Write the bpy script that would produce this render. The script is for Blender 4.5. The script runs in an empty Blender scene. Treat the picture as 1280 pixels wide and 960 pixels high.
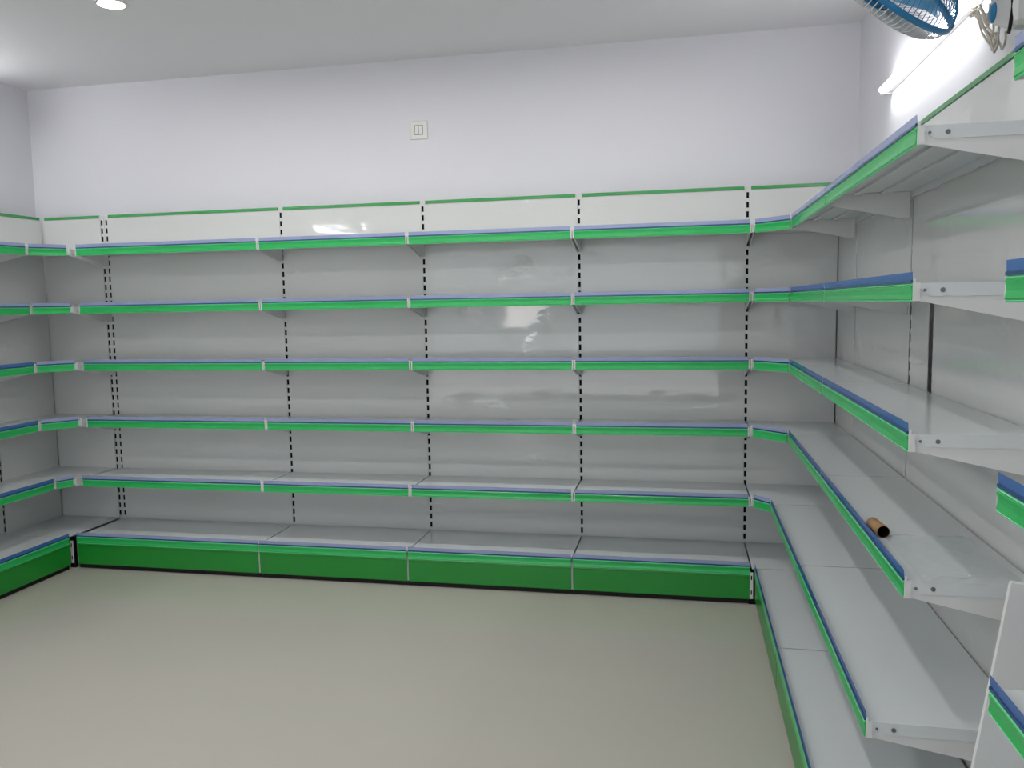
import bpy, bmesh, math, random
from mathutils import Vector, Matrix

random.seed(4)
scn = bpy.context.scene
COL = scn.collection
PI = math.pi


def lin(r, g, b):
    f = lambda c: c / 12.92 if c <= .04045 else ((c + .055) / 1.055) ** 2.4
    return (f(r / 255), f(g / 255), f(b / 255), 1.0)


# ------------------------------------------------------------------ camera
cam_data = bpy.data.cameras.new('camera')
cam = bpy.data.objects.new('camera', cam_data)
COL.objects.link(cam)
yaw, pitch, roll = math.radians(11.772), math.radians(-5.555), math.radians(-1.042)
fwd = Vector((-math.sin(yaw) * math.cos(pitch), math.cos(yaw) * math.cos(pitch), math.sin(pitch)))
rt0 = Vector((math.cos(yaw), math.sin(yaw), 0))
up0 = rt0.cross(fwd)
rt = math.cos(roll) * rt0 + math.sin(roll) * up0
up = -math.sin(roll) * rt0 + math.cos(roll) * up0
cam.matrix_world = Matrix(((rt.x, up.x, -fwd.x, -0.3365), (rt.y, up.y, -fwd.y, -4.5948),
                           (rt.z, up.z, -fwd.z, 1.5236), (0, 0, 0, 1)))
cam_data.sensor_width = 36
cam_data.lens = 36 * 1027.9 / 1280
cam_data.clip_start = .02
scn.camera = cam

# ------------------------------------------------------------------ sky, exposure
world = bpy.data.worlds.new('sky')
scn.world = world
world.use_nodes = True
bgn = world.node_tree.nodes['Background']
bgn.inputs[0].default_value = (0.86, 0.93, 1.0, 1)
bgn.inputs[1].default_value = 1.6
DOWN_L, TUBE_L = 215.0, 40.0
sun_data = bpy.data.lights.new('sun', 'SUN')
sun_data.energy = 210
sun_data.angle = .01
sun = bpy.data.objects.new('sun', sun_data)
COL.objects.link(sun)
sun.rotation_euler = (math.radians(-42), 0, 0)      # shines over the building onto the far side of the street
portal_data = bpy.data.lights.new('shopfront_portal', 'AREA')
portal_data.shape = 'RECTANGLE'
portal_data.size, portal_data.size_y = 4.3, 2.35
portal_data.cycles.is_portal = True
portal = bpy.data.objects.new('shopfront_portal', portal_data)
COL.objects.link(portal)
portal.location = (-1.95, -7.28, 1.19)
portal.rotation_euler = (PI / 2, 0, PI)
scn.view_settings.view_transform = 'Standard'
scn.view_settings.look = 'None'
scn.view_settings.gamma = 1
scn.view_settings.use_curve_mapping = False
scn.view_settings.exposure = 0.16
scn.cycles.use_denoising = True
scn.cycles.sample_clamp_indirect = 6
scn.cycles.max_bounces = 10
scn.cycles.transparent_max_bounces = 16

# ------------------------------------------------------------------ materials


def mat(name, col, rough=.5, spec=.5, metal=0, bump=0, bump_scale=3, vary=0, vary_scale=2, coat=0, emit=0,
        stretch=(1, 1, 1)):
    m = bpy.data.materials.new(name)
    m.use_nodes = True
    nt = m.node_tree
    b = nt.nodes['Principled BSDF']
    b.inputs['Base Color'].default_value = col
    b.inputs['Roughness'].default_value = rough
    b.inputs['Specular IOR Level'].default_value = spec
    b.inputs['Metallic'].default_value = metal
    if coat:
        b.inputs['Coat Weight'].default_value = coat
        b.inputs['Coat Roughness'].default_value = .06
    if emit:
        b.inputs['Emission Color'].default_value = col
        b.inputs['Emission Strength'].default_value = emit
    if bump or vary:
        geo = nt.nodes.new('ShaderNodeNewGeometry')
        mp = nt.nodes.new('ShaderNodeMapping')
        mp.inputs['Scale'].default_value = stretch
        nt.links.new(geo.outputs['Position'], mp.inputs['Vector'])
    if vary:
        n = nt.nodes.new('ShaderNodeTexNoise')
        n.inputs['Scale'].default_value = vary_scale
        n.inputs['Detail'].default_value = 4
        nt.links.new(mp.outputs[0], n.inputs['Vector'])
        mx = nt.nodes.new('ShaderNodeMixRGB')
        mx.inputs[1].default_value = tuple(c * (1 - vary) for c in col[:3]) + (1,)
        mx.inputs[2].default_value = tuple(min(1, c * (1 + vary)) for c in col[:3]) + (1,)
        nt.links.new(n.outputs['Fac'], mx.inputs[0])
        nt.links.new(mx.outputs[0], b.inputs['Base Color'])
    if bump:
        n2 = nt.nodes.new('ShaderNodeTexNoise')
        n2.inputs['Scale'].default_value = bump_scale
        n2.inputs['Detail'].default_value = 2
        nt.links.new(mp.outputs[0], n2.inputs['Vector'])
        bp = nt.nodes.new('ShaderNodeBump')
        bp.inputs['Strength'].default_value = 1
        bp.inputs['Distance'].default_value = bump
        nt.links.new(n2.outputs['Fac'], bp.inputs['Height'])
        nt.links.new(bp.outputs[0], b.inputs['Normal'])
    return m


def film(name, tint, body, fac, rough=.15, bump=0, bump_scale=20):
    m = bpy.data.materials.new(name)
    m.use_nodes = True
    nt = m.node_tree
    b = nt.nodes['Principled BSDF']
    b.inputs['Base Color'].default_value = body
    b.inputs['Roughness'].default_value = rough
    tr = nt.nodes.new('ShaderNodeBsdfTransparent')
    tr.inputs[0].default_value = tint
    mx = nt.nodes.new('ShaderNodeMixShader')
    mx.inputs[0].default_value = fac
    nt.links.new(tr.outputs[0], mx.inputs[1])
    nt.links.new(b.outputs[0], mx.inputs[2])
    nt.links.new(mx.outputs[0], nt.nodes['Material Output'].inputs['Surface'])
    if bump:
        n2 = nt.nodes.new('ShaderNodeTexNoise')
        n2.inputs['Scale'].default_value = bump_scale
        bp = nt.nodes.new('ShaderNodeBump')
        bp.inputs['Distance'].default_value = bump
        nt.links.new(n2.outputs['Fac'], bp.inputs['Height'])
        nt.links.new(bp.outputs[0], b.inputs['Normal'])
    return m


M_WALL = mat('painted_wall', lin(222, 221, 226), .6, .3, bump=.0004, bump_scale=90, vary=.015)
M_CEIL = mat('painted_ceiling', lin(229, 228, 230), .7, .25, vary=.01)
M_FLOOR = mat('vitrified_floor', lin(182, 178, 168), .16, .5, vary=.025, vary_scale=1.2, bump=.00012, bump_scale=6)
M_STEEL = mat('white_powder_coat', lin(212, 213, 211), .3, .5, vary=.01)
M_DECK = mat('white_shelf_deck', lin(206, 211, 212), .16, .5, vary=.012)
M_PANEL = mat('white_back_panel', lin(212, 213, 210), .05, .5, bump=.0013, bump_scale=3.2, vary=.012, stretch=(1, 1, 1.6))
# sparse wrinkles of the protective film still stuck on the panels
nt = M_PANEL.node_tree
old = next(x for x in nt.nodes if x.type == 'BUMP')
mpn = next(x for x in nt.nodes if x.type == 'MAPPING')
n1 = nt.nodes.new('ShaderNodeTexNoise')
n1.inputs['Scale'].default_value = 3.1
n1.inputs['Detail'].default_value = 1
n2 = nt.nodes.new('ShaderNodeTexNoise')
n2.inputs['Scale'].default_value = 15
n2.inputs['Detail'].default_value = 1
n2.inputs['Distortion'].default_value = 1.2
rmp = nt.nodes.new('ShaderNodeMapRange')
rmp.inputs[1].default_value = .60
rmp.inputs[2].default_value = .72
mul = nt.nodes.new('ShaderNodeMath')
mul.operation = 'MULTIPLY'
bp2 = nt.nodes.new('ShaderNodeBump')
bp2.inputs['Distance'].default_value = .003
for a_, b_ in ((mpn.outputs[0], n1.inputs['Vector']), (mpn.outputs[0], n2.inputs['Vector']), (n1.outputs['Fac'], rmp.inputs[0]),
               (rmp.outputs[0], mul.inputs[0]), (n2.outputs['Fac'], mul.inputs[1]), (mul.outputs[0], bp2.inputs['Height']),
               (old.outputs[0], bp2.inputs['Normal']), (bp2.outputs[0], nt.nodes['Principled BSDF'].inputs['Normal'])):
    nt.links.new(a_, b_)
M_GREEN = mat('green_price_strip', lin(38, 172, 88), .3, .5, vary=.03, vary_scale=9)
M_GREENL = mat('pale_green_edge', lin(112, 214, 150), .25, .5)
M_PLINTH = mat('green_kick_panel', lin(24, 128, 42), .3, .5, vary=.03)
M_RAIL = mat('green_top_rail', lin(66, 150, 84), .14, .5)
M_FILM_SHEEN = film('film_lavender_sheen', (.66, .74, .92, 1), lin(176, 182, 214), .6)  # paler copy of the film: the bright room's reflection put into its colour
M_FILMB = film('blue_film_no_sheen', (.40, .56, .86, 1), lin(80, 122, 184), .62)  # bluer copy of the same film, without the painted sheen
M_GROOVE_SHADE = mat('navy_groove_shade', lin(14, 66, 112), .3)  # groove shadow between film and price strip, put into colour
M_DARK = mat('recess_shade_and_posts', lin(18, 18, 18), .8, .1)  # near-black for painted recess shade, and for the card's posts
M_BLACK = mat('black_rubber_and_shade', lin(14, 14, 14), .6, .3)
M_BOLT = mat('bolt_grey', lin(120, 120, 118), .4, .5, .6)
M_PLATE = mat('white_plastic', lin(226, 224, 220), .35, .5)
M_GREY = mat('grey_plastic', lin(150, 150, 150), .4)
M_LENS = mat('downlight_lens', (1, .99, .97, 1), .5, emit=DOWN_L)
M_TUBE = mat('tube_glow', (.98, .98, 1, 1), .5, emit=TUBE_L)
M_TUBEDIM = mat('tube_glow_dim', (.98, .98, 1, 1), .5, emit=TUBE_L * .65)
M_KRAFT = mat('kraft_card', lin(160, 126, 92), .8, .2, vary=.08, vary_scale=60)
M_FANBLUE = mat('fan_blue', lin(24, 112, 160), .3)
M_FANBLADE = film('fan_blade_blue', (.5, .78, .92, 1), lin(90, 160, 200), .8)
M_FANWHITE = mat('fan_white', lin(200, 200, 198), .35)
M_CORD = mat('beige_cord', lin(186, 180, 166), .6)
M_WRAP = film('clear_wrap', (.97, .98, .98, 1), lin(235, 238, 240), .22, .05, .003, 50)
M_BOARD = mat('white_board', lin(214, 216, 214), .3)
M_STREET = mat('street_concrete', lin(58, 58, 58), .9, .2, vary=.1)

# ------------------------------------------------------------------ mesh helpers


class MB:
    def __init__(s):
        s.v, s.f, s.m = [], [], []

    def add(s, vs, fs, mi=0):
        o = len(s.v)
        s.v += [tuple(v) for v in vs]
        s.f += [tuple(i + o for i in f) for f in fs]
        s.m += [mi] * len(fs)

    def box(s, x0, x1, y0, y1, z0, z1, mi=0):
        v = [(x, y, z) for z in (z0, z1) for y in (y0, y1) for x in (x0, x1)]
        s.add(v, [(0, 2, 3, 1), (4, 5, 7, 6), (0, 1, 5, 4), (2, 6, 7, 3), (0, 4, 6, 2), (1, 3, 7, 5)], mi)

    def prism(s, poly, axis, a, b, mi=0):
        """poly: ccw points in the two other axes, extruded along axis from a to b"""
        def p(u, w, t):
            return {'x': (t, u, w), 'y': (u, t, w), 'z': (u, w, t)}[axis]
        n = len(poly)
        vs = [p(u, w, a) for u, w in poly] + [p(u, w, b) for u, w in poly]
        fs = [tuple(range(n))[::-1], tuple(range(n, 2 * n))]
        fs += [(i, (i + 1) % n, n + (i + 1) % n, n + i) for i in range(n)]
        s.add(vs, fs, mi)

    def tube(s, pts, r, seg=8, mi=0, cap=True):
        pts = [Vector(p) for p in pts]
        rs = r if isinstance(r, (list, tuple)) else [r] * len(pts)
        vs, fs = [], []
        for i, p in enumerate(pts):
            d = (pts[min(i + 1, len(pts) - 1)] - pts[max(i - 1, 0)]).normalized()
            a = d.cross(Vector((0, 0, 1)))
            if a.length < 1e-4:
                a = d.cross(Vector((0, 1, 0)))
            a.normalize()
            b = d.cross(a)
            vs += [p + rs[i] * (math.cos(2 * PI * k / seg) * a + math.sin(2 * PI * k / seg) * b) for k in range(seg)]
        for i in range(len(pts) - 1):
            fs += [(i * seg + k, i * seg + (k + 1) % seg, (i + 1) * seg + (k + 1) % seg, (i + 1) * seg + k)
                   for k in range(seg)]
        if cap:
            fs += [tuple(range(seg))[::-1], tuple(range((len(pts) - 1) * seg, len(pts) * seg))]
        s.add(vs, fs, mi)

    def lathe(s, prof, seg=32, mi=0, closed=False):
        vs, fs = [], []
        n = len(prof)
        for k in range(seg):
            a = 2 * PI * k / seg
            vs += [(r * math.cos(a), r * math.sin(a), z) for r, z in prof]
        for k in range(seg):
            k2 = (k + 1) % seg
            for i in range(n if closed else n - 1):
                j = (i + 1) % n
                fs.append((k * n + i, k2 * n + i, k2 * n + j, k * n + j))
        s.add(vs, fs, mi)

    def mesh(s, name, mats, smooth=False, bevel=0, mirror=False):
        me = bpy.data.meshes.new(name)
        v = [(-a, b, c) for a, b, c in s.v] if mirror else s.v
        me.from_pydata(v, [], s.f)
        for m in (mats if isinstance(mats, (list, tuple)) else [mats]):
            me.materials.append(m)
        me.polygons.foreach_set('material_index', s.m)
        bm = bmesh.new()
        bm.from_mesh(me)
        bmesh.ops.recalc_face_normals(bm, faces=bm.faces)
        if bevel:
            bmesh.ops.bevel(bm, geom=bm.edges[:], offset=bevel, segments=1, affect='EDGES', clamp_overlap=True)
        bm.to_mesh(me)
        bm.free()
        if smooth:
            me.shade_smooth()
        return me


def link(name, me, parent=None, loc=(0, 0, 0), rz=0):
    o = bpy.data.objects.new(name, me)
    COL.objects.link(o)
    o.location = loc
    o.rotation_euler = (0, 0, rz)
    if parent:
        o.parent = parent
    return o


def tag(o, label, cat, group=None):
    o['label'] = label
    o['category'] = cat
    if group:
        o['group'] = group
    return o


def empty(name, label, cat, loc=(0, 0, 0), rz=0, group=None):
    o = link(name, None, None, loc, rz)
    o.empty_display_size = .1
    return tag(o, label, cat, group)


def struct(name, me, parent=None):
    o = link(name, me, parent)
    if not parent:
        o['kind'] = 'structure'
    return o


# ------------------------------------------------------------------ room shell
XL, XR, YB, YF, ZC = -4.44, .56, .08, -7.2, 2.935


def boxmesh(name, m, *b, bevel=0):
    k = MB()
    k.box(*b)
    return k.mesh(name, m, bevel=bevel)


struct('floor', boxmesh('floor', M_FLOOR, XL - .1, XR + .1, YF - .1, YB + .1, -.1, 0))
struct('ceiling', boxmesh('ceiling', M_CEIL, XL - .1, XR + .1, YF - .1, YB + .1, ZC, ZC + .1))
struct('wall_back', boxmesh('wall_back', M_WALL, XL - .1, XR + .1, YB, YB + .1, 0, ZC))
struct('wall_left', boxmesh('wall_left', M_WALL, XL - .1, XL, YF - .1, YB, 0, ZC))
struct('wall_right', boxmesh('wall_right', M_WALL, XR, XR + .1, YF - .1, YB, 0, ZC))
k = MB()       # unseen front wall, shop opening made wide for fill light on the panels
DX0, DX1, DZ = -4.1, .2, 2.37
k.box(XL, DX0, YF - .1, YF, 0, ZC)
k.box(DX1, XR, YF - .1, YF, 0, ZC)
k.box(DX0, DX1, YF - .1, YF, DZ, ZC)
struct('wall_front', k.mesh('wall_front', M_WALL))
k = MB()
for x0, x1, z0, z1 in ((DX0, DX0 + .06, 0, DZ), (DX1 - .06, DX1, 0, DZ), (DX0 + .06, DX1 - .06, DZ - .06, DZ)):
    k.box(x0, x1, YF - .085, YF - .015, z0, z1)
struct('door_1', k.mesh('door_1', M_STEEL))
k = MB()       # added unseen sunlit card on posts, shaped to mirror as a bright patch
k.prism([(-4.1, 1.0), (-3.65, 1.12), (-3.12, 1.36), (-3.2, 1.5), (-4.15, 1.5)], 'y', -13.05, -13.0)
k.box(-4.1, -4.04, -13.05, -13.02, -.1, .98, 1)
k.box(-3.26, -3.2, -13.05, -13.02, -.1, .98, 1)
struct('reflection_card_1', k.mesh('reflection_card_1', [mat('reflection_card_white', lin(248, 242, 240), .6), M_DARK]))
struct('ground', boxmesh('ground', M_STREET, -9, 5, -16, YF - .1, -.2, -.1))

# ------------------------------------------------------------------ shelving
LV = [1.896, 1.554, 1.213, .8695, .523]
DEP = [.295, .295, .295, .295, .371]
ZBASE, DBASE = .195, .4445
PZ = [.19, .5, .845, 1.19, 1.53, 1.872, 2.104]
cache = {}


def cached(key, fn):
    if key not in cache:
        cache[key] = fn()
    return cache[key]


def strip_mesh(L):
    def f():
        k = MB()
        k.prism([(.0035, 0), (.0, -.0035), (.0025, -.0055), (.0065, -.0045), (.0065, 0)], 'x', 0, L, 1)
        k.prism([(.0025, -.0055), (.0005, -.0075), (.0022, -.016), (.0026, -.024), (.0008, -.036), (.0028, -.0385),
                 (.0060, -.0385), (.0060, -.0045)], 'x', 0, L, 0)
        k.prism([(.0028, -.0385), (.0016, -.0398), (.003, -.0418), (.0065, -.0418), (.0065, -.0385)], 'x', 0, L, 1)
        return k.mesh('price_strip', [M_GREEN, M_GREENL])
    return cached(('strip', round(L, 4)), f)


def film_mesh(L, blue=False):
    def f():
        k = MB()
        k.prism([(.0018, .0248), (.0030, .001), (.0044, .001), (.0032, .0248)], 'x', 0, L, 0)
        k.box(0, L, .0006, .0062, .0003, .0066, 1)  # dark strip drawn as the groove's shade
        return k.mesh('film_strip', [M_FILMB if blue else M_FILM_SHEEN, M_GROOVE_SHADE])
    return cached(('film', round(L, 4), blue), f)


def bracket_mesh(d, right):
    def f():
        k = MB()
        poly = [(-d + .018, -.005), (-d + .018, -.040), (-.035, -.094), (-.012, -.094), (-.012, -.005)]
        k.prism(poly, 'x', .0072, .0108)
        k.box(.0022, .0088, -d + .004, -d + .018, -.040, .001)
        k.box(.0022, .0088, -d + .0045, -d + .009, .001, .010)
        return k.mesh('bracket', M_STEEL, mirror=right)
    return cached(('bracket', d, right), f)


def deck_mesh(w, d):
    def f():
        k = MB()
        x0, x1, y0, y1 = .0045, w - .0045, -d + .010, -.008
        k.box(x0, x1, y0, y1, -.004, 0)
        k.box(x0, x1, y0, y0 + .004, -.034, -.004)
        k.box(x0, x1, y1 - .003, y1, -.026, -.004)
        for a, b in ((x0, x0 + .003), (x1 - .003, x1)):
            k.prism([(y0 + .004, -.004), (y0 + .012, -.018), (y0 + .03, -.030), (y1 - .003, -.030), (y1 - .003, -.004)],
                    'x', a, b)
        for yy in (-d * .35, -d * .65):     # stiffening ribs folded below the deck
            k.box(x0 + .02, x1 - .02, yy - .012, yy + .012, -.012, -.004)
        for xs, sx in ((x0, -1), (x1, 1)):
            for yy, rr in ((y0 + .055, .0055), (y0 + .018, .0035)):
                k.tube([(xs, yy, -.016), (xs + sx * .0022, yy, -.016)], rr, 8, 1)
        return k.mesh('shelf', [M_DECK, M_BOLT])
    return cached(('deck', round(w, 4), d), f)


def shelf(parent, w, d, z, brackets=(True, True), name='shelf', blue=False):
    s = link(name, deck_mesh(w, d), parent, (0, 0, z))
    e = .0046 if name == 'base_deck' else .0105
    L = w - 2 * e
    link('price_strip', strip_mesh(L), s, (e, -d, 0))
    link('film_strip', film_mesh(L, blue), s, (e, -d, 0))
    if brackets[0]:
        link('bracket', bracket_mesh(d, False), s)
    if brackets[1]:
        link('bracket', bracket_mesh(d, True), s, (w, 0, 0))
    return s


def upright_mesh():
    def f():
        k = MB()
        hw, y0, y1, sw = .016, .0036, .058, .0064
        z, xs = .03, [-hw, -sw, sw, hw]
        zs = [(.03, .21, False)]
        p = .2100
        while p < 2.085:
            zs.append((p, p + .031, True))
            zs.append((p + .031, p + .050, False))
            p += .050
        zs.append((p, 2.118, False))
        for a, b, slot in zs:
            for i in range(3):
                if slot and i == 1:
                    continue
                k.add([(xs[i], y0, a), (xs[i + 1], y0, a), (xs[i + 1], y0, b), (xs[i], y0, b)], [(0, 1, 2, 3)])
        Z0, Z1 = .03, zs[-1][1]
        for x in (-hw, hw):
            k.add([(x, y0, Z0), (x, y1, Z0), (x, y1, Z1), (x, y0, Z1)], [(0, 1, 2, 3)])
        k.add([(-hw, y1, Z0), (hw, y1, Z0), (hw, y1, Z1), (-hw, y1, Z1)], [(0, 1, 2, 3)])
        k.add([(-hw, y0, Z1), (hw, y0, Z1), (hw, y1, Z1), (-hw, y1, Z1)], [(0, 1, 2, 3)])
        # near-black sheet: the shade inside the slots put into colour
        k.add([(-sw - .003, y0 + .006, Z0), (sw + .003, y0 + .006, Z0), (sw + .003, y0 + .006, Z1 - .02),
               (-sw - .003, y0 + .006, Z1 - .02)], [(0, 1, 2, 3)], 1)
        return k.mesh('upright', [M_STEEL, M_DARK])
    return cached('upright', f)


def panel_mesh(w, h):
    def f():
        k = MB()
        k.box(0, w, 0, .0032, 0, h)
        return k.mesh('back_panel', M_PANEL, bevel=.0009)
    return cached(('panel', round(w, 4), round(h, 4)), f)


def panels(parent, w, x0=.0074, x1=None, rz=0, at=(0, 0), skip=()):
    x1 = w - .0074 if x1 is None else x1
    for i in range(6):
        if i in skip:
            continue
        h = PZ[i + 1] - PZ[i] - .002
        c, s = math.cos(rz), math.sin(rz)
        link('back_panel', panel_mesh(x1 - x0, h), parent, (at[0] + c * x0, at[1] + s * x0, PZ[i]), rz)


def rail_mesh(w):
    def f():
        k = MB()
        k.prism([(-.004, 2.1045), (.014, 2.1045), (.014, 2.119), (.010, 2.122), (0, 2.122), (-.004, 2.119)],
                'x', .018, w - .018)
        return k.mesh('top_rail', M_RAIL)
    return cached(('rail', round(w, 4)), f)


def base(parent, w, blue=False):
    d = DBASE
    s = shelf(parent, w, d, ZBASE, (False, False), 'base_deck', blue)

    def pl():
        k = MB()
        k.prism([(-d + .002, .1535), (-d + .0012, .147), (-d + .004, .142), (-d + .004, .031), (-d + .006, .027),
                 (-d + .011, .027), (-d + .011, .1535)], 'x', .0048, w - .0048)
        return k.mesh('kick_panel', M_PLINTH)
    link('kick_panel', cached(('plinth', round(w, 4)), pl), parent)

    def ft():
        k = MB()
        k.lathe([(0, 0), (.022, 0), (.022, .007), (.008, .012), (.008, .06), (0, .06)], 14)
        return k.mesh('foot', M_BLACK)
    for x in (.045, w - .045):
        link('foot', cached('foot', ft), parent, (x, -d + .052, 0))

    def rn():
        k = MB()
        k.box(.003, w - .003, -d + .018, -d + .026, .002, .04)  # black strip that paints the shadow under the kick panel
        return k.mesh('plinth_shade_strip', M_BLACK)
    link('plinth_shade_strip', cached(('shade_strip', round(w, 4)), rn), parent)

    def br():
        k = MB()
        k.box(.0014, .0034, -d + .006, -.02, .03, .17)
        return k.mesh('base_bracket', M_STEEL)
    link('base_bracket', cached('bbr', br), parent)
    link('base_bracket', cached('bbr', br), parent, (w - .0048, 0, 0))
    return s


def bay(label, loc, rz, w, ups, levels=(0, 1, 2, 3, 4), group='wall shelving bays', custom=False):
    t = empty('wall_shelving_bay', label, 'shelving', loc, rz, group)
    for x in ups:
        link('upright', upright_mesh(), t, (x, 0, 0))
    if not custom:
        panels(t, w)
    link('top_rail', rail_mesh(w), t)
    for i in levels:
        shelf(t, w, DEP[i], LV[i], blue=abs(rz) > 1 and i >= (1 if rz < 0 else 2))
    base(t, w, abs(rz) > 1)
    return t


W1, W2, W3, W4 = 1.183, .884, .901, .90
X0 = -W1 - W2 - W3 - W4            # left end of the back run
A, B, Cw, G = .466, .954, 1.188, .530
AX = .4585                         # panel plane on the right wall
XLP = -4.333                       # panel plane on the left wall

bay('widest white shelving bay on back wall, first from the left corner', (X0, 0, 0), 0, W1, (0, W1))
bay('white shelving bay on back wall, second from the left corner', (X0 + W1, 0, 0), 0, W2, (W2,))
bay('white shelving bay on back wall whose glossy panels carry the brightest white reflection', (X0 + W1 + W2, 0, 0), 0, W3, (W3,))
bay('white shelving bay on back wall touching the right corner shelves', (-W4, 0, 0), 0, W4, (W4,))
bay('white shelving bay on left wall with green shelf edges, cut off by photo edge', (XLP, -A - 1.0, 0), PI / 2, 1.0,
    (0, 1.0))
rb = bay('white shelving bay on right wall next to the right corner shelves', (AX, -A, 0), -PI / 2, B, (0, B))
rc = bay('long white shelving bay on right wall holding the cardboard tube, bare brackets at its end',
         (AX, -A - B, 0), -PI / 2, Cw, (Cw,), custom=True)
# its back panels: the one between the second and third shelf sits apart from a narrow strip, leaving a dark gap
panels(rc, Cw, skip=(3,))
h = PZ[4] - PZ[3] - .002
link('back_panel', panel_mesh(.21, h), rc, (.0218, 0, PZ[3]))
link('back_panel', panel_mesh(Cw - .0074 - .285, h), rc, (.285, 0, PZ[3]))
link('gap_shade_strip', boxmesh('gap_shade_strip', M_DARK, .20, .32, .03, .034, PZ[3], PZ[4]), rc)  # dark strip added behind the gap to paint its shade
bay('nearest white shelving bay on right wall, only its shelf corners showing at photo edge',
    (AX, -A - B - Cw - G, 0), -PI / 2, .9, (0, .9))


def corner(label, ox, a, m, own_upright):
    """inside-corner unit: arm a along the back wall, arm A along the side wall (m mirrors it for the left corner)"""
    t = empty('corner_shelving_unit', label, 'shelving', (ox, 0, 0), 0, 'corner shelving units')
    if own_upright:
        link('upright', upright_mesh(), t, (0, 0, 0))
        link('upright', upright_mesh(), t, (m * a, -A, 0), -m * PI / 2).hide_render = False
    for i in range(6):
        hh = PZ[i + 1] - PZ[i] - .002
        wb = a - .0074 - .0035
        link('back_panel', panel_mesh(wb, hh), t, (.0074 if m > 0 else -.0074 - wb, 0, PZ[i]))
        ws = A - .0074 - .004
        link('back_panel', panel_mesh(ws, hh), t, (m * a, -.004 if m > 0 else -.004 - ws, PZ[i]), -m * PI / 2)
    k = MB()
    k.prism([(0, 2.1045), (0, 2.119), (0.004, 2.122), (.014, 2.122), (.018, 2.1045)], 'x', .018, a - .02)
    link('top_rail', k.mesh('top_rail', M_RAIL, mirror=m < 0), t)
    k = MB()
    k.box(a - .004, a + .014, -A + .018, -.02, 2.1045, 2.121)
    link('top_rail', k.mesh('top_rail', M_RAIL, mirror=m < 0), t)
    for i in range(6):
        d, z = (DEP[i], LV[i]) if i < 5 else (DBASE, ZBASE)
        k = MB()
        e = .0035
        P = [(e, -.008), (e, -d + .018), (a - d + .014, -A + e), (a - .008, -A + e), (a - .008, -.008)]
        if i == 5:
            P = [(e, -.008), (e, -A + e), (a - .008, -A + e), (a - .008, -.008)]
        k.prism(P, 'z', -.004, 0)
        if i < 5:
            p, q = Vector(P[1]), Vector(P[2])
            n = Vector((-(q - p).y, (q - p).x)).normalized() * .004
            if n.x < 0:
                n = -n
            k.prism([tuple(p), tuple(q), tuple(q + n), tuple(p + n)], 'z', -.034, -.004)
            k.box(e, e + .003, -d + .03, -.012, -.03, -.004)
            k.box(a - d + .03, a - .012, -A + e, -A + e + .003, -.03, -.004)
        s = link('shelf' if i < 5 else 'base_deck', k.mesh('shelf', M_DECK, mirror=m < 0), t, (0, 0, z))
        if i == 5:
            k = MB()       # slotted corner post of the base, with a black backing
            k.box(-.007, .009, -d + .004, -d + .010, .03, .165)
            for zz in (.052, .128):
                k.box(-.002, .004, -d + .0035, -d + .005, zz, zz + .022, 1)
            k.box(-.012, .022, -d + .012, -d + .03, .0, .185, 1)
            link('corner_post', k.mesh('corner_post', [M_STEEL, M_DARK], mirror=m < 0), t, (m * .002, 0, 0))
            continue
        # diagonal price strip between the two runs
        p, q = Vector((.009, -d)), Vector((a - d, -A + .004))
        if m < 0:
            p, q = Vector((-q.x, q.y)), Vector((-p.x, p.y))
        u = (q - p)
        L = u.length - .012
        if m < 0 and i == 4:
            L -= .0
        ang = math.atan2(u.y, u.x)
        st = p + u.normalized() * .006
        link('price_strip', strip_mesh(L), s, (st.x, st.y, 0), ang)
        link('film_strip', film_mesh(L), s, (st.x, st.y, 0), ang)
        link('bracket', bracket_mesh(d, m < 0), s, (0, 0, 0))
        link('bracket', bracket_mesh(d, m > 0), s, (m * a, -A, 0), -m * PI / 2)
    return t


corner('white corner shelving in the right corner, joining back wall and right wall runs', 0, AX, 1, False)
corner('white corner shelving in the left corner, joining back wall and left wall runs', X0 - .034, -XLP + X0 - .034, -1, True)

# ------------------------------------------------------------------ lamps


def downlight(x, y, label, group=None):
    t = empty('ceiling_downlight', label, 'downlight', (x, y, ZC), 0, group)
    k = MB()
    k.lathe([(.058, -.004), (.067, -.006), (.075, -.003), (.076, 0), (.056, 0)], 32)
    link('trim_ring', cached('dl_ring', lambda: k.mesh('trim_ring', M_PLATE, True)), t)
    q = MB()
    q.lathe([(0, -.0045), (.03, -.0045), (.058, -.003), (.058, -.001)], 32)
    link('lens', cached('dl_lens', lambda: q.mesh('lens', M_LENS, True)), t)


downlight(-2.92, -1.10, 'round recessed downlight glowing in the ceiling near the left corner')
downlight(-1.90, -1.10, 'round recessed downlight in the ceiling just above the photo edge, left of middle')
for x, y in ((-.78, -1.1), (-2.92, -2.9), (-1.9, -2.9), (-.78, -2.9), (-2.92, -4.7), (-1.9, -4.7), (-.78, -4.7)):
    downlight(x, y, 'round recessed ceiling downlight outside the picture', 'ceiling downlights out of the picture')


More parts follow.
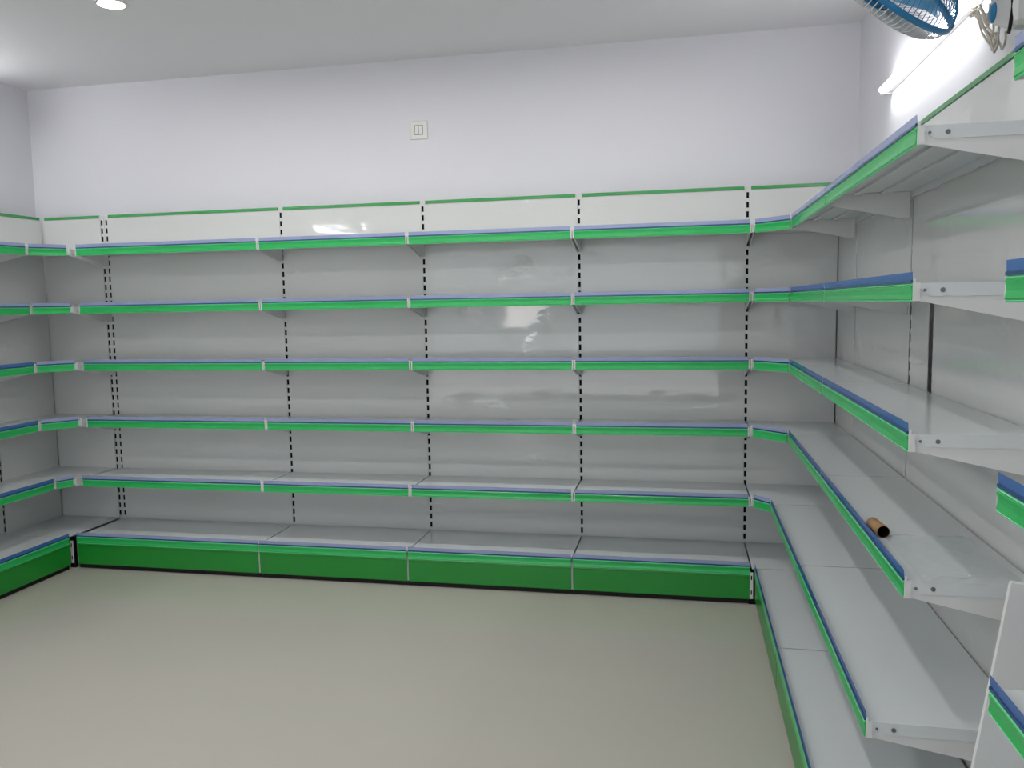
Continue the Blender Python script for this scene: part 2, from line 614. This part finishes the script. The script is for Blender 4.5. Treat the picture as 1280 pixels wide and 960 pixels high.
def tube_light(loc, rz, label, glow=None):
    # local: x along the lamp, wall behind at y = 0, front towards -y
    t = empty('tube_light', label, 'lamp', loc, rz)
    k = MB()
    k.box(0, 1.22, -.024, 0, -.010, .010)
    link('batten', k.mesh('batten', M_PLATE, bevel=.003), t)
    k = MB()
    k.tube([(.022, -.042, 0), (1.198, -.042, 0)], .014, 14)
    link('tube', k.mesh('tube', glow or M_TUBE, True), t)
    for x in (.004, 1.216):
        k = MB()
        k.tube([(x - .004, -.042, 0), (x + (.02 if x < 1 else -.02), -.042, 0)], .0165, 14)
        k.box(x - .004, x + .004, -.05, 0, -.016, .016)
        link('end_cap', k.mesh('end_cap', M_PLATE), t)


tube_light((XR, -.62, 2.425), -PI / 2, 'lit white tube lamp on right wall behind the blue fan', M_TUBEDIM)
tube_light((XL, -1.66, 2.78), PI / 2, 'lit white tube lamp on left wall beyond the photo edge, nearer the corner')
tube_light((XL, -5.3, 2.42), PI / 2, 'lit white tube lamp on left wall beyond the photo edge, far from the corner')
tube_light((XR, -4.9, 2.42), -PI / 2, 'added unseen tube lamp for fill on right wall behind the viewpoint')  # lamp added for fill light, out of view

# ------------------------------------------------------------------ switch plates


def plate(loc, rz, label, group='wall plates'):
    t = empty('switch_plate', label, 'switch', loc, rz, group)
    k = MB()
    k.box(-.052, .052, -.009, 0, -.052, .052)
    link('cover_plate', k.mesh('cover_plate', M_PLATE, bevel=.003), t)
    k = MB()
    k.box(-.026, .026, -.0105, -.008, -.028, .028)
    link('inner_frame', k.mesh('inner_frame', M_GREY), t)
    k = MB()
    k.prism([(-.0150, -.023), (-.0105, .023), (-.009, .023), (-.009, -.023)], 'x', -.021, -.002)
    link('rocker', k.mesh('rocker', M_PLATE), t)
    k = MB()
    k.prism([(-.0115, -.023), (-.0150, .023), (-.009, .023), (-.009, -.023)], 'x', .002, .021)
    link('rocker', k.mesh('rocker', M_PLATE), t)
    return t


plate((-1.832, YB, 2.534), 0, 'square white switch plate high on the back wall above the shelves')
plate((XL, -.235, 2.53), PI / 2, 'white switch plate on the left wall, half cut off by photo edge')

# ------------------------------------------------------------------ wall fan
FC = Vector((.178, -2.252, 2.330))
t = empty('wall_fan', 'white wall fan with blue guard ring in front of the tube lamp', 'fan', (.5, -2.32, 2.17))
n = Vector((-.564, .546, -.619)).normalized()
ex = n.cross(Vector((0, 0, 1))).normalized()
ey = n.cross(ex)
FM = Matrix(((ex.x, ey.x, n.x, FC.x), (ex.y, ey.y, n.y, FC.y), (ex.z, ey.z, n.z, FC.z), (0, 0, 0, 1)))


def fan_part(name, me):
    o = link(name, me, t)
    o.matrix_local = Matrix.Translation(-t.location) @ FM
    return o


R = .2
k = MB()
k.lathe([(R - .003, -.007), (R + .003, -.008), (R + .004, .007), (R - .003, .008)], 72, closed=True)
fan_part('guard_ring', k.mesh('guard_ring', M_FANBLUE, True))['label'] = 'blue ring around the fan guard'
k = MB()
NW = 84
for i in range(NW):
    a = 2 * PI * i / NW
    c, s = math.cos(a), math.sin(a)
    k.tube([(R * c, R * s, .006), (.192 * c, .192 * s, .028), (.172 * c, .172 * s, .043), (.12 * c, .12 * s, .055),
            (.045 * c, .045 * s, .060)], .0013, 4)
for rr, zz in ((.17, .044), (.11, .057)):
    k.tube([(rr * math.cos(2 * PI * j / 48), rr * math.sin(2 * PI * j / 48), zz) for j in range(49)], .0016, 5, cap=False)
fan_part('front_guard', k.mesh('front_guard', M_FANWHITE))
k = MB()
for i in range(NW):
    a = 2 * PI * i / NW
    c, s = math.cos(a), math.sin(a)
    k.tube([(R * c, R * s, -.006), (.19 * c, .19 * s, -.03), (.165 * c, .165 * s, -.055), (.11 * c, .11 * s, -.075),
            (.05 * c, .05 * s, -.08)], .0013, 4)
fan_part('rear_guard', k.mesh('rear_guard', M_FANBLUE))
k = MB()
k.lathe([(0, .066), (.035, .064), (.046, .056), (.046, .05)], 28)
fan_part('badge', k.mesh('badge', M_FANBLUE, True))
for j in range(3):
    k = MB()
    vs, fs = [], []
    for u in range(8):
        r = .03 + u * .02
        wdt = .35 + .5 * math.sin(PI * min(1, u / 6.0) * .6)
        for q in range(7):
            a = 2 * PI * j / 3 + (q / 6 - .5) * 2 * wdt * .8
            vs.append((r * math.cos(a), r * math.sin(a), -.012 + .045 * (q / 6 - .5)))
    for u in range(7):
        for q in range(6):
            fs.append((u * 7 + q, u * 7 + q + 1, u * 7 + q + 8, u * 7 + q + 7))
    k.add(vs, fs)
    fan_part('blade', k.mesh('blade', M_FANBLADE, True))
k = MB()
k.lathe([(0, .02), (.03, .015), (.034, -.02), (.03, -.03), (0, -.03)], 24)
fan_part('hub', k.mesh('hub', M_FANBLUE, True))
k = MB()
k.lathe([(0, -.17), (.035, -.168), (.052, -.15), (.058, -.1), (.05, -.078), (0, -.078)], 28)
fan_part('motor_housing', k.mesh('motor_housing', M_FANWHITE, True))
# neck and wall bracket, in world coordinates relative to the empty
T = t.location
mh = FC - n * .13
k = MB()
k.tube([mh - T, mh + Vector((.08, -.0, .05)) - T, Vector((.42, -2.33, 2.50)) - T, Vector((.49, -2.32, 2.44)) - T], [.026, .022, .022, .026], 12)
link('neck', k.mesh('neck', M_FANWHITE, True), t)
k = MB()
k.prism([(-2.235 - T.y, 2.205 - T.z), (-2.235 - T.y, 2.46 - T.z), (-2.40 - T.y, 2.46 - T.z), (-2.40 - T.y, 2.155 - T.z), (-2.36 - T.y, 2.150 - T.z)], 'x', .42 - T.x, XR - T.x)
link('wall_bracket', k.mesh('wall_bracket', M_FANWHITE, bevel=.010), t)
k = MB()
k.lathe([(0, .008), (.018, .007), (.025, 0), (0, 0)], 24)
kn = link('knob', k.mesh('knob', M_FANBLUE, True), t, (.42 - T.x, -2.264 - T.y, 2.224 - T.z))
kn.rotation_euler = (0, -PI / 2, 0)
kn['label'] = 'blue round knob'
k = MB()
k.tube([Vector(p) - T for p in ((.44, -2.407, 2.52), (.412, -2.407, 2.40), (.412, -2.409, 2.22), (.412, -2.408, 2.165), (.416, -2.39, 2.150), (.42, -2.372, 2.144))], .0042, 8)
link('power_cord', k.mesh('power_cord', M_BLACK, True), t)

# hank of loose cord hanging from the wall beside the fan
k = MB()
rnd = random.Random(3)
path = [(.525, -1.75, 2.385), (.520, -1.78, 2.38), (.516, -1.845, 2.362), (.516, -1.897, 2.305), (.518, -1.953, 2.255), (.522, -1.985, 2.222)]
for j in range(8):
    pts = []
    off = [Vector((0, rnd.uniform(-.02, .02), rnd.uniform(-.018, .018)))]
    ln = rnd.choice((4, 5, 6, 6))
    for u, p in enumerate(path[:ln]):
        w = Vector((rnd.uniform(-.006, .004), rnd.uniform(-.014, .014), rnd.uniform(-.012, .012)))
        pts.append(Vector(p) + off[0] * (.4 + .25 * u) + w)
    q = pts[-1]
    pts += [q + Vector((0, -.012, -.014)), q + Vector((.002, -.030, .004)), q + Vector((.004, -.022, .035))]
    fine = []
    for u in range(len(pts) - 1):
        for v in range(4):
            p0, p1, p2, p3 = (pts[max(0, min(len(pts) - 1, u + d))] for d in (-1, 0, 1, 2))
            h_ = v / 4
            fine.append(.5 * (2 * p1 + (p2 - p0) * h_ + (2 * p0 - 5 * p1 + 4 * p2 - p3) * h_ ** 2 + (3 * p1 - p0 - 3 * p2 + p3) * h_ ** 3))
    k.tube(fine, .0034, 6)
k.tube([(.56, -1.80, 2.36), (.525, -1.80, 2.36), (.512, -1.80, 2.372)], .006, 6)
tag(link('cord_hank', k.mesh('cord_hank', M_CORD, True)), 'bundle of loose beige cord hanging on right wall beside the fan', 'cord')

# ------------------------------------------------------------------ loose things on the right run
k = MB()
k.lathe([(.0172, -.045), (.0172, .045), (.0160, .045), (.0160, -.045)], 28, closed=True)
me = k.mesh('card_tube', M_KRAFT, True)
k = MB()
k.lathe([(0, -.03), (.0159, -.03)], 28)
k.lathe([(.0159, -.045), (.0159, .045)], 28)
ct = empty('cardboard_tube', 'short brown cardboard tube lying on a right wall shelf', 'tube', (.196, -2.20, .8868))
o = link('paper_wall', me, ct)
o.rotation_euler = (PI / 2, 0, .1)
o = link('bore_shade', k.mesh('bore_shade', M_DARK, True), ct)  # near-black sleeve and plug: shade inside the tube put into colour
o.rotation_euler = (PI / 2, 0, .1)

k = MB()      # crumpled clear wrap over the open end of the fourth shelf
NX, NY = 26, 34
rnd = random.Random(9)
waves = [(rnd.uniform(-60, 60), rnd.uniform(-60, 60), rnd.uniform(0, 6.3), rnd.uniform(.4, 1)) for _ in range(9)]
vs, fs = [], []
for j in range(NY):
    for i in range(NX):
        x = .205 + .22 * i / (NX - 1)
        y = -2.22 - .40 * j / (NY - 1)
        hgt = sum(w * abs(math.sin(a * x + b * y + p)) for a, b, p, w in waves) / 9
        z = .8715 + .034 * hgt * min(1, i / 4, (NX - 1 - i) / 4 + .1, j / 4)
        if y < -2.606:
            y = -2.612 - .003 * hgt
        vs.append((x, y, z))
for j in range(NY - 1):
    for i in range(NX - 1):
        fs.append((j * NX + i, j * NX + i + 1, (j + 1) * NX + i + 1, (j + 1) * NX + i))
k.add(vs, fs)
tag(link('plastic_wrap', k.mesh('plastic_wrap', M_WRAP)), 'crumpled clear plastic wrap lying at the open end of a right wall shelf', 'plastic')

k = MB()      # spare board leaning in the gap between the two right wall bays
k.box(0, .235, -.004, .004, 0, .97)
bd = link('white_board', k.mesh('white_board', M_BOARD, bevel=.003), None, (.155, -2.86, .005))
bd.rotation_euler = (0, math.radians(8.2), 0)
tag(bd, 'plain white board leaning in the gap between two right wall bays', 'board')
